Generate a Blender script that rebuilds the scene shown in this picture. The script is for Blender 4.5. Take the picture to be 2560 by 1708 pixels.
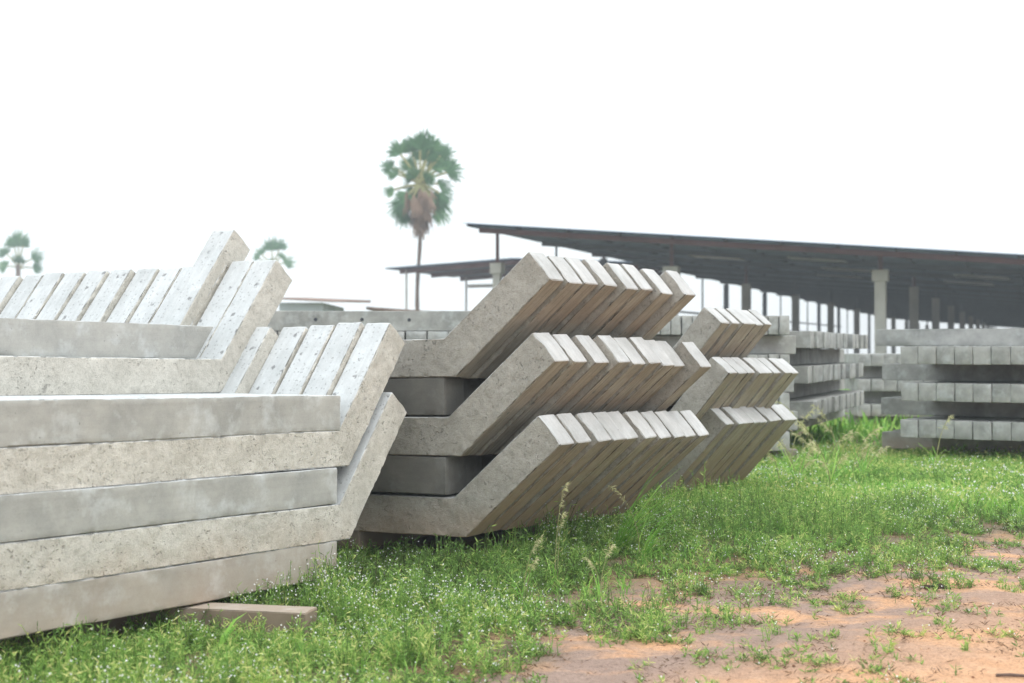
import bpy, math, random
import numpy as np
from mathutils import Matrix, Vector
rad = math.radians
for o in list(bpy.data.objects): bpy.data.objects.remove(o)
scene = bpy.context.scene
COL = scene.collection

# ------------------------------------------------------------------ camera, sky, sun, exposure
cam_d = bpy.data.cameras.new("camera"); cam = bpy.data.objects.new("camera", cam_d); COL.objects.link(cam)
cam.location = (0, 0, 1.0)
cam.rotation_euler = (rad(90.37), 0, 0)
cam_d.lens = 50.0; cam_d.sensor_width = 36.0
cam_d.clip_start = 0.05; cam_d.clip_end = 2000
cam_d.dof.use_dof = True; cam_d.dof.focus_distance = 6.5; cam_d.dof.aperture_fstop = 3.2
scene.camera = cam

SUN_EL, SUN_ROT = rad(58), rad(115)      # sun rotation measured clockwise from +Y seen from above
world = bpy.data.worlds.new("World"); scene.world = world; world.use_nodes = True
nt = world.node_tree; nt.nodes.clear()
wo = nt.nodes.new("ShaderNodeOutputWorld"); bg = nt.nodes.new("ShaderNodeBackground")
sky = nt.nodes.new("ShaderNodeTexSky"); sky.sky_type = 'NISHITA'; sky.sun_disc = False
sky.sun_elevation = SUN_EL; sky.sun_rotation = SUN_ROT; sky.dust_density = 5; sky.air_density = 1.0
cl = nt.nodes.new("ShaderNodeVectorMath"); cl.operation = 'SCALE'
cl.inputs[0].default_value = (0.95, 1.0, 1.02)
# overcast: the cloud deck is about twice as bright overhead as at the horizon, with faint broad banks
wtc = nt.nodes.new("ShaderNodeTexCoord"); wsx = nt.nodes.new("ShaderNodeSeparateXYZ"); nt.links.new(wtc.outputs['Generated'], wsx.inputs[0])
wmr = nt.nodes.new("ShaderNodeMapRange"); wmr.inputs['From Min'].default_value = 0; wmr.inputs['From Max'].default_value = 1
wmr.inputs['To Min'].default_value = 10.0; wmr.inputs['To Max'].default_value = 19.5; nt.links.new(wsx.outputs[2], wmr.inputs['Value'])
wnz = nt.nodes.new("ShaderNodeTexNoise"); wnz.inputs['Scale'].default_value = 2.2; wnz.inputs['Detail'].default_value = 4; nt.links.new(wtc.outputs['Generated'], wnz.inputs['Vector'])
wm2 = nt.nodes.new("ShaderNodeMapRange"); wm2.inputs['To Min'].default_value = .86; wm2.inputs['To Max'].default_value = 1.14; nt.links.new(wnz.outputs['Fac'], wm2.inputs['Value'])
wmu = nt.nodes.new("ShaderNodeMath"); wmu.operation = 'MULTIPLY'; nt.links.new(wmr.outputs[0], wmu.inputs[0]); nt.links.new(wm2.outputs[0], wmu.inputs[1])
nt.links.new(wmu.outputs[0], cl.inputs['Scale'])
mixw = nt.nodes.new("ShaderNodeMix"); mixw.data_type = 'RGBA'; mixw.inputs[0].default_value = 0.85
nt.links.new(sky.outputs[0], mixw.inputs[6]); nt.links.new(cl.outputs[0], mixw.inputs[7])
nt.links.new(mixw.outputs[2], bg.inputs[0]); bg.inputs[1].default_value = 0.1
nt.links.new(bg.outputs[0], wo.inputs[0])

sd = bpy.data.lights.new("sun", 'SUN'); sd.energy = 0.75; sd.angle = rad(25); sd.color = (1.0, 0.95, 0.88)
so = bpy.data.objects.new("sun", sd); COL.objects.link(so)
dirv = Vector((math.sin(SUN_ROT) * math.cos(SUN_EL), math.cos(SUN_ROT) * math.cos(SUN_EL), math.sin(SUN_EL)))
so.rotation_euler = dirv.to_track_quat('Z', 'Y').to_euler(); so.location = (8, -4, 12)

vs = scene.view_settings
vs.view_transform = 'Standard'; vs.look = 'None'; vs.gamma = 1; vs.exposure = 0.54; vs.use_curve_mapping = False
scene.cycles.max_bounces = 8; scene.cycles.transparent_max_bounces = 8
scene.cycles.volume_bounces = 0
scene.cycles.use_denoising = True

# ------------------------------------------------------------------ helpers
F, HY, CX = 3556.0, 877.0, 1280.0
def at(px, py, Y): return np.array([(px - CX) / F * Y, Y, 1.0 + (HY - py) / F * Y])
def tag(o, label=None, cat=None, group=None, kind=None):
    if label: o['label'] = label
    if cat: o['category'] = cat
    if group: o['group'] = group
    if kind: o['kind'] = kind
    return o
def hsh(ix, iy, iz, s):
    n = (ix.astype(np.int64) * 374761393 + iy.astype(np.int64) * 668265263 + iz.astype(np.int64) * 2147483647 + s * 1274126177) & 0xffffffff
    n = ((n ^ (n >> 13)) * 1274126177) & 0xffffffff
    n = ((n ^ (n >> 16)) * 2246822519) & 0xffffffff
    return ((n ^ (n >> 15)) & 0xffffff) / float(0xffffff)
def noise(P, scale, seed=0):
    Q = P * scale; I = np.floor(Q); f = Q - I; f = f * f * (3 - 2 * f); I = I.astype(np.int64)
    r = 0
    for a in (0, 1):
        wx = f[:, 0] if a else 1 - f[:, 0]
        for b in (0, 1):
            wy = f[:, 1] if b else 1 - f[:, 1]
            for c in (0, 1):
                wz = f[:, 2] if c else 1 - f[:, 2]
                r = r + wx * wy * wz * hsh(I[:, 0] + a, I[:, 1] + b, I[:, 2] + c, seed)
    return r * 2 - 1
def noise2(x, y, scale, seed=0):
    return noise(np.stack([x, y, np.zeros_like(x)], 1), scale, seed)
def np_mesh(name, V, Q, mats, midx=None, uv=None, tint=None, smooth=False, sharp=None):
    me = bpy.data.meshes.new(name)
    V = np.asarray(V, np.float32); Q = np.asarray(Q, np.int32); n = Q.shape[1]
    me.vertices.add(len(V)); me.vertices.foreach_set('co', V.ravel())
    me.loops.add(Q.size); me.loops.foreach_set('vertex_index', Q.ravel())
    me.polygons.add(len(Q)); me.polygons.foreach_set('loop_start', np.arange(0, Q.size, n, dtype=np.int32))
    me.polygons.foreach_set('loop_total', np.full(len(Q), n, np.int32))
    for m in mats: me.materials.append(m)
    if midx is not None: me.polygons.foreach_set('material_index', np.asarray(midx, np.int32))
    if uv is not None:
        l = me.uv_layers.new(name='UVMap'); l.data.foreach_set('uv', np.asarray(uv, np.float32).ravel())
    if tint is not None:
        a = me.attributes.new('tint', 'FLOAT', 'POINT'); a.data.foreach_set('value', np.asarray(tint, np.float32))
    me.update(calc_edges=True); me.validate()
    me.polygons.foreach_set('use_smooth', np.full(len(me.polygons), smooth))
    if smooth and sharp: me.set_sharp_from_angle(angle=sharp)
    return me
def link(name, me, parent=None, mw=None):
    o = bpy.data.objects.new(name, me); COL.objects.link(o)
    if parent: o.parent = parent
    if mw is not None: o.matrix_world = mw
    return o
def empty(name, loc=(0, 0, 0)):
    o = bpy.data.objects.new(name, None); COL.objects.link(o); o.location = loc; o.empty_display_size = .2; return o
class MB:
    """collects simple solids (quads) in one mesh"""
    def __init__(s): s.V = []; s.Q = []
    def hexa(s, c8):
        b = len(s.V); s.V += [tuple(map(float, c)) for c in c8]
        for q in ((0, 3, 2, 1), (4, 5, 6, 7), (0, 1, 5, 4), (1, 2, 6, 5), (2, 3, 7, 6), (3, 0, 4, 7)): s.Q.append([b + i for i in q])
    def box(s, x0, x1, y0, y1, z0, z1):
        s.hexa([(x0, y0, z0), (x1, y0, z0), (x1, y1, z0), (x0, y1, z0), (x0, y0, z1), (x1, y0, z1), (x1, y1, z1), (x0, y1, z1)])
    def beam(s, a, b, w, h):
        a = Vector(a); b = Vector(b); d = (b - a).normalized(); up = Vector((0, 0, 1)) if abs(d.z) < .95 else Vector((0, 1, 0))
        r = d.cross(up).normalized() * w / 2; u = r.cross(d).normalized() * h / 2
        s.hexa([a - r - u, b - r - u, b + r - u, a + r - u, a - r + u, b - r + u, b + r + u, a + r + u])
    def tube(s, pts, rads, n=8):
        b = len(s.V)
        for i, p in enumerate(pts):
            p = Vector(p); d = (Vector(pts[min(i + 1, len(pts) - 1)]) - Vector(pts[max(i - 1, 0)])).normalized()
            up = Vector((0, 0, 1)) if abs(d.z) < .9 else Vector((0, 1, 0))
            r = d.cross(up).normalized(); u = r.cross(d)
            for k in range(n):
                a = 2 * math.pi * k / n; s.V.append(tuple(p + (r * math.cos(a) + u * math.sin(a)) * rads[i]))
        for i in range(len(pts) - 1):
            for k in range(n): s.Q.append([b + i * n + k, b + i * n + (k + 1) % n, b + (i + 1) * n + (k + 1) % n, b + (i + 1) * n + k])
        for e in (0, len(pts) - 1):
            for k in range(0, n // 2 - 1):
                c = b + e * n; q = [c + k, c + k + 1, c + n - 2 - k, c + n - 1 - k]; s.Q.append(q if e else q[::-1])
    def build(s, name, mat, parent=None, smooth=False):
        me = np_mesh(name, s.V, s.Q, [mat], smooth=smooth, sharp=rad(40) if smooth else None); return link(name, me, parent)

# ------------------------------------------------------------------ materials
class NB:
    def __init__(s, name):
        s.m = bpy.data.materials.new(name); s.m.use_nodes = True; s.t = s.m.node_tree; s.t.nodes.clear()
        s.out = s.t.nodes.new('ShaderNodeOutputMaterial'); s.b = s.t.nodes.new('ShaderNodeBsdfPrincipled')
        s.t.links.new(s.b.outputs[0], s.out.inputs[0]); s.b.inputs['Roughness'].default_value = .9
        s.b.inputs['Specular IOR Level'].default_value = .25
    def n(s, ty, **k):
        x = s.t.nodes.new('ShaderNode' + ty)
        for a, v in k.items():
            if a.startswith('i_'):
                x.inputs[a[2:].replace('_', ' ')].default_value = v
            else: setattr(x, a, v)
        return x
    def l(s, a, b): s.t.links.new(a, b)
    def coord(s, kind='Object', scale=(1, 1, 1), rnd=True):
        tc = s.n('TexCoord'); mp = s.n('Mapping'); s.l(tc.outputs[kind], mp.inputs[0]); mp.inputs['Scale'].default_value = scale
        if rnd:
            oi = s.n('ObjectInfo'); mu = s.n('Math', operation='MULTIPLY'); mu.inputs[1].default_value = 37.0; s.l(oi.outputs['Random'], mu.inputs[0])
            cb = s.n('CombineXYZ'); s.l(mu.outputs[0], cb.inputs[0]); s.l(mu.outputs[0], cb.inputs[1]); s.l(cb.outputs[0], mp.inputs['Location'])
        return mp.outputs[0]
    def noise(s, co, sc, det=4, ro=.6, dist=0):
        x = s.n('TexNoise'); x.inputs['Scale'].default_value = sc; x.inputs['Detail'].default_value = det; x.inputs['Roughness'].default_value = ro; x.inputs['Distortion'].default_value = dist
        s.l(co, x.inputs['Vector']); return x.outputs['Fac']
    def ramp(s, f, stops):
        x = s.n('ValToRGB'); e = x.color_ramp.elements
        while len(e) > 1: e.remove(e[-1])
        e[0].position = stops[0][0]; e[0].color = tuple(stops[0][1]) + (1,) if len(stops[0][1]) == 3 else stops[0][1]
        for p, c in stops[1:]:
            q = e.new(p); q.color = tuple(c) + (1,)
        s.l(f, x.inputs[0]); return x.outputs[0]
    def mix(s, f, a, b, mode='MIX'):
        x = s.n('Mix', data_type='RGBA', blend_type=mode)
        for sock, v in ((x.inputs[0], f), (x.inputs[6], a), (x.inputs[7], b)):
            if hasattr(v, 'is_linked'): s.l(v, sock)
            elif isinstance(v, (int, float)): sock.default_value = v
            else: sock.default_value = tuple(v) + (1,)
        return x.outputs[2]
    def math(s, op, a, b=0, clamp=False):
        x = s.n('Math', operation=op, use_clamp=clamp)
        for sock, v in ((x.inputs[0], a), (x.inputs[1], b)):
            if hasattr(v, 'is_linked'): s.l(v, sock)
            else: sock.default_value = v
        return x.outputs[0]
    def bump(s, h, st, dist=.004, nrm=None):
        x = s.n('Bump'); x.inputs['Strength'].default_value = st; x.inputs['Distance'].default_value = dist; s.l(h, x.inputs['Height'])
        if nrm is not None: s.l(nrm, x.inputs['Normal'])
        return x.outputs[0]
    def pits(s, co, sc, r):
        v = s.n('TexVoronoi'); v.inputs['Scale'].default_value = sc
        nz = s.n('TexNoise'); nz.inputs['Scale'].default_value = sc * 3.5; nz.inputs['Detail'].default_value = 2; s.l(co, nz.inputs['Vector'])
        va = s.n('VectorMath', operation='MULTIPLY_ADD'); s.l(nz.outputs['Color'], va.inputs[0]); va.inputs[1].default_value = (.42 / sc,) * 3; s.l(co, va.inputs[2]); s.l(va.outputs[0], v.inputs['Vector'])
        sel = s.n('TexWhiteNoise') if False else None
        m = s.n('MapRange'); m.inputs['From Min'].default_value = r; m.inputs['From Max'].default_value = r * 1.8
        s.l(v.outputs['Distance'], m.inputs['Value'])
        # only some of the cells carry a pit
        sp = s.n('SeparateColor'); s.l(v.outputs['Color'], sp.inputs[0])
        g = s.math('GREATER_THAN', sp.outputs[0], .68)
        inv = s.math('SUBTRACT', 1.0, m.outputs[0]); return s.math('MULTIPLY', inv, g)   # 1 inside a pit

def splash(nb, col, lo, hi, amt=.8):
    """orange laterite dust splashed up from the soil, fading with height above the ground"""
    g = nb.n('NewGeometry'); sx = nb.n('SeparateXYZ'); nb.l(g.outputs['Position'], sx.inputs[0])
    nz = nb.noise(g.outputs['Position'], 6, 4); h = nb.math('ADD', sx.outputs[2], nb.math('MULTIPLY', nb.math('SUBTRACT', nz, .5), .22))
    m = nb.n('MapRange'); m.inputs['From Min'].default_value = lo; m.inputs['From Max'].default_value = hi
    m.inputs['To Min'].default_value = amt; m.inputs['To Max'].default_value = 0; nb.l(h, m.inputs['Value'])
    return nb.mix(m.outputs[0], col, (.38, .25, .155))

def mat_rough(name, c0, c1, pitc=(.10, .10, .095), bs=.5):
    nb = NB(name); co = nb.coord()
    big = nb.noise(co, 5, 4); mid = nb.noise(co, 40, 5, .7); fine = nb.noise(co, 220, 3, .7)
    col = nb.mix(nb.ramp(big, [(.3, (0, 0, 0)), (.7, (1, 1, 1))]), c0, c1)
    col = nb.mix(.55, col, nb.ramp(mid, [(.25, (.62, .62, .6)), (.5, (.95, .95, .95)), (.75, (1.1, 1.1, 1.1))]), 'MULTIPLY')
    col = nb.mix(.6, col, nb.ramp(fine, [(.28, (.5, .5, .5)), (.5, (1, 1, 1)), (.8, (1.15, 1.15, 1.15))]), 'MULTIPLY')
    # dark pitted patches
    patch = nb.ramp(nb.noise(co, 9, 3), [(.45, (0, 0, 0)), (.62, (1, 1, 1))])
    pr_ = nb.noise(co, 105, 2, .5); pq = nb.ramp(pr_, [(.635, (0, 0, 0)), (.70, (1, 1, 1))]); pw = nb.ramp(nb.noise(co, 45, 2, .5), [(.66, (0, 0, 0)), (.72, (1, 1, 1))]); pm = nb.math('MULTIPLY', nb.math('ADD', pq, pw, True), nb.math('ADD', nb.math('MULTIPLY', patch, .75), .10))
    col = nb.mix(nb.math('MULTIPLY', pm, .48, True), col, pitc)
    col = splash(nb, col, .10, .34, .55)
    nb.l(col, nb.b.inputs['Base Color'])
    h = nb.math('ADD', nb.math('ADD', mid, nb.math('MULTIPLY', fine, .5)), nb.math('MULTIPLY', pm, -1.2))
    nb.l(nb.bump(h, bs, .006), nb.b.inputs['Normal'])
    return nb.m
def mat_smooth(name, c0, c1, white=(.62, .66, .68), wamt=.5, streak=.35, pitsc=26, pitr=.085, sp=(.10, .42, .8), blotch=(.42, .36, .29), blotch_amt=0.0):
    nb = NB(name); co = nb.coord(); uv = nb.coord('UV')
    big = nb.noise(co, 5, 6, .6, .1); mid = nb.noise(co, 26, 5, .65); fine = nb.noise(co, 160, 3, .7)
    col = nb.mix(nb.ramp(big, [(.32, (0, 0, 0)), (.68, (1, 1, 1))]), c0, c1)
    w = nb.ramp(nb.noise(co, 8, 6, .65, .15), [(.52, (0, 0, 0)), (.72, (1, 1, 1))]); col = nb.mix(nb.math('MULTIPLY', w, wamt), col, white)
    mp = nb.n('Mapping'); nb.l(uv, mp.inputs[0]); mp.inputs['Scale'].default_value = (2.2, 55, 1)
    st = nb.noise(mp.outputs[0], 1.0, 5, .7)
    col = nb.mix(streak, col, nb.ramp(st, [(.34, (.5, .48, .45)), (.47, (.95, .95, .95)), (.66, (1.25, 1.22, 1.16))]), 'MULTIPLY')
    if blotch_amt: col = nb.mix(nb.math('MULTIPLY', nb.ramp(nb.noise(co, 6, 4, .6), [(.35, (0, 0, 0)), (.65, (1, 1, 1))]), blotch_amt), col, blotch)
    col = nb.mix(.35, col, nb.ramp(mid, [(.3, (.8, .8, .8)), (.6, (1.05, 1.05, 1.05))]), 'MULTIPLY')
    col = nb.mix(.25, col, nb.ramp(fine, [(.3, (.65, .65, .65)), (.55, (1, 1, 1))]), 'MULTIPLY')
    p = nb.pits(co, pitsc, pitr); p2 = nb.pits(co, pitsc * 4, pitr * 1.6)
    pm = nb.math('ADD', p, nb.math('MULTIPLY', p2, .6), True)
    col = nb.mix(nb.math('MULTIPLY', pm, .7), col, (.13, .13, .13))
    col = splash(nb, col, sp[0], sp[1], sp[2])
    nb.l(col, nb.b.inputs['Base Color'])
    h = nb.math('ADD', nb.math('ADD', nb.math('MULTIPLY', mid, .6), nb.math('MULTIPLY', fine, .25)), nb.math('ADD', nb.math('MULTIPLY', st, streak), nb.math('MULTIPLY', pm, -1.5)))
    nb.l(nb.bump(h, .28, .004), nb.b.inputs['Normal'])
    return nb.m
M_roughL = mat_rough('rough_concrete_pale', (.45, .435, .39), (.58, .565, .515), bs=.8)
M_roughM = mat_rough('rough_concrete_grey', (.31, .295, .26), (.42, .40, .36), bs=1.0)
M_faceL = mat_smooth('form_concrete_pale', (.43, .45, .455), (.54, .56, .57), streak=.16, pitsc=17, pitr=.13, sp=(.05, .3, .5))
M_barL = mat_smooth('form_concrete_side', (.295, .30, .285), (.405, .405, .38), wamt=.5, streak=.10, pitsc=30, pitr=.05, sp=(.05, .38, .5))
M_underM = mat_smooth('form_concrete_undershade', (.27, .245, .205), (.40, .37, .315), wamt=.08, streak=.8, pitsc=14, pitr=.09, sp=(.10, .55, .8), blotch_amt=.45, blotch=(.25, .205, .155))  # shade on the arms' undersides put into a darker, browner colour
M_endM = mat_smooth('cast_end_concrete', (.36, .365, .36), (.50, .505, .505), wamt=.35, streak=.22, pitsc=34, pitr=.06, sp=(.0, .1, .2))
M_barM = mat_smooth('form_concrete_shade', (.12, .118, .108), (.18, .172, .155), wamt=.10, streak=.1, pitsc=30, pitr=.05, sp=(.1, .3, .4))  # shade of the recesses between tiers put into a darker colour
M_crib = mat_smooth('yard_concrete', (.24, .245, .235), (.41, .41, .395), wamt=.45, streak=.05, pitsc=18, pitr=.05, sp=(.02, .3, .7))

def simple(name, c, rough=.8, var=.25, sc=3, metal=0):
    nb = NB(name); co = nb.coord(); n = nb.noise(co, sc, 4)
    col = nb.mix(1.0, c, nb.ramp(n, [(.3, (1 - var,) * 3), (.7, (1 + var,) * 3)]), 'MULTIPLY')
    nb.l(col, nb.b.inputs['Base Color']); nb.b.inputs['Roughness'].default_value = rough; nb.b.inputs['Metallic'].default_value = metal
    nb.l(nb.bump(n, .2, .01), nb.b.inputs['Normal']); return nb.m
M_roof = simple('hazy_roof_sheet', (.06, .095, .155), .7, .3, .6)  # blue of the hazy sky put into the sheet's base colour
M_steel = simple('red_oxide_steel', (.11, .045, .045), .7)
M_steeld = simple('dark_steel', (.06, .065, .08), .7)
M_purl = simple('purlin_steel', (.13, .18, .25), .6)
M_conc = simple('column_concrete', (.42, .41, .38), .9, .15, 2)
M_trans = simple('translucent_sheet', (.75, .78, .8), .5, .1)
M_trunk = simple('palm_bark', (.16, .11, .085), .95, .4, 8)
M_clod = simple('dark_clod', (.05, .032, .026), .95, .5, 60)
M_stick = simple('dry_stick', (.13, .09, .075), .9, .4, 60)
M_wall = simple('pale_sheet_wall', (.42, .46, .49), .6, .15, 1)
M_rust = simple('rusty_fascia', (.22, .15, .12), .8, .3, 3)

def mat_leaf(name, stops, trans=.35, hue=None):
    nb = NB(name); a = nb.n('Attribute'); a.attribute_name = 'tint'
    col = nb.ramp(a.outputs['Fac'], stops)
    nb.l(col, nb.b.inputs['Base Color']); nb.b.inputs['Roughness'].default_value = .6
    tr = nb.n('BsdfTranslucent'); nb.l(col, tr.inputs[0]); mx = nb.n('MixShader'); mx.inputs[0].default_value = trans
    nb.l(nb.b.outputs[0], mx.inputs[1]); nb.l(tr.outputs[0], mx.inputs[2]); nb.l(mx.outputs[0], nb.out.inputs[0]); return nb.m
M_weed = mat_leaf('weed_leaf', [(0, (.09, .11, .04)), (.25, (.13, .25, .06)), (.6, (.28, .47, .11)), (.85, (.46, .58, .16)), (1, (.66, .66, .26))], .45)
M_grass = mat_leaf('grass_blade', [(0, (.07, .20, .04)), (.45, (.19, .44, .07)), (.85, (.38, .62, .13)), (1, (.60, .66, .26))], .45)
M_flower = mat_leaf('white_flower', [(0, (.75, .75, .73)), (1, (.85, .85, .84))], .3)
M_twig = mat_leaf('dry_stem', [(0, (.10, .055, .035)), (1, (.26, .17, .09))], .1)
M_straw = mat_leaf('straw', [(0, (.50, .52, .26)), (1, (.72, .66, .42))], .4)
M_frond = mat_leaf('palm_frond', [(0, (.04, .11, .05)), (.6, (.08, .20, .085)), (1, (.17, .30, .13))], .2)
M_dead = mat_leaf('dead_frond', [(0, (.16, .105, .075)), (1, (.32, .22, .16))], .15)

# ------------------------------------------------------------------ ground
def soil_side(x, y):
    """>0 on the bare road side, in metres from the ragged edge of the vegetation"""
    X = np.array([-1.5, -.25, .185, .6, 1.13, 2.0, 3.0, 4.0, 7.0, 12.]); Yb = np.array([3.0, 4.15, 5.25, 5.8, 6.3, 7.05, 8.1, 9.2, 12.5, 17.])
    return (np.interp(x, X, Yb) - y) * .8
def ground_z(x, y):
    s = 1 / (1 + np.exp(-(x + .3 + (y - 6) * .35) * 2.2)); z = -.035 + .085 * s
    z = z - .05 * (1 / (1 + np.exp(-(soil_side(x, y) - .3) * 2.5)))
    return z + .012 * noise2(x, y, 1.1, 5) + .006 * noise2(x, y, 4, 6)
def axis(a, b, step, far, k):
    c = list(np.arange(a, b, step)); s = step; v = b
    while v < far[1]: c.append(v); s *= k; v += s
    c.append(far[1]); s = step; v = a - step
    while v > far[0]: c.insert(0, v); s *= k; v -= s
    c.insert(0, far[0]); return np.array(c)
gx = axis(-3.2, 4.6, .035, (-190, 190), 1.22); gy = axis(3.0, 10.5, .035, (-40, 190), 1.22)
GX, GY = np.meshgrid(gx, gy); x, y = GX.ravel(), GY.ravel()
near = np.exp(-np.maximum(0, np.hypot(x, y - 6) - 6) / 6)
z = ground_z(x, y) + near * (.006 * noise2(x, y, 14, 7) + .004 * noise2(x, y, 33, 8))
nx, ny = len(gx), len(gy); ii = np.arange(nx * ny).reshape(ny, nx)
Q = np.stack([ii[:-1, :-1].ravel(), ii[:-1, 1:].ravel(), ii[1:, 1:].ravel(), ii[1:, :-1].ravel()], 1)
nb = NB('laterite_ground'); g = nb.n('NewGeometry'); P = g.outputs['Position']
at_ = nb.n('Attribute'); at_.attribute_name = 'tint'
n1 = nb.noise(P, 1.1, 5, .6, .4); n2 = nb.noise(P, 9, 5, .7); n3 = nb.noise(P, 60, 4, .8); n4 = nb.noise(P, 170, 3, .8)
mpg = nb.n('Mapping'); nb.l(P, mpg.inputs[0]); mpg.inputs['Scale'].default_value = (1.0, 2.4, 1); mpg.inputs['Rotation'].default_value = (0, 0, .55)
n5 = nb.noise(mpg.outputs[0], 1.6, 5, .62, .5)
col = nb.mix(nb.ramp(n2, [(.3, (0, 0, 0)), (.7, (1, 1, 1))]), (.58, .32, .175), (.68, .41, .25))
damp = nb.math('MULTIPLY', nb.ramp(nb.math('ADD', n5, nb.math('MULTIPLY', nb.math('SUBTRACT', n2, .5), .25)), [(.37, (0, 0, 0)), (.52, (1, 1, 1))]), nb.ramp(at_.outputs['Fac'], [(0, (1, 1, 1)), (.60, (.95, .95, .95)), (.90, (.0, .0, .0))]))
col = nb.mix(nb.math('MULTIPLY', damp, .9), col, nb.mix(n2, (.25, .185, .16), (.34, .26, .225)))
veg = nb.ramp(at_.outputs['Fac'], [(.10, (1, 1, 1)), (.38, (0, 0, 0))])  # dark soil under weeds, its tone also painting shade between plants
col = nb.mix(nb.math('MULTIPLY', veg, .75), col, nb.mix(n2, (.10, .085, .045), (.17, .15, .07)))
col = nb.mix(.5, col, nb.ramp(n3, [(.36, (.45, .42, .40)), (.47, (.95, .95, .95)), (.68, (1.3, 1.3, 1.3))]), 'MULTIPLY')
col = nb.mix(.4, col, nb.ramp(n4, [(.38, (.5, .5, .5)), (.5, (1, 1, 1)), (.66, (1.2, 1.2, 1.2))]), 'MULTIPLY')
nb.l(col, nb.b.inputs['Base Color'])
nb.l(nb.bump(nb.math('ADD', nb.math('ADD', n3, nb.math('MULTIPLY', n4, .4)), nb.math('MULTIPLY', n2, 1.2)), 1.0, .012), nb.b.inputs['Normal'])
ss = soil_side(x, y) + .28 * noise2(x, y, 1.7, 21)
ground = link('ground', np_mesh('ground', np.stack([x, y, z], 1), Q, [nb.m], tint=np.clip((ss + .6) / 2.4, 0, 1), smooth=True)); tag(ground, kind='structure')

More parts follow.
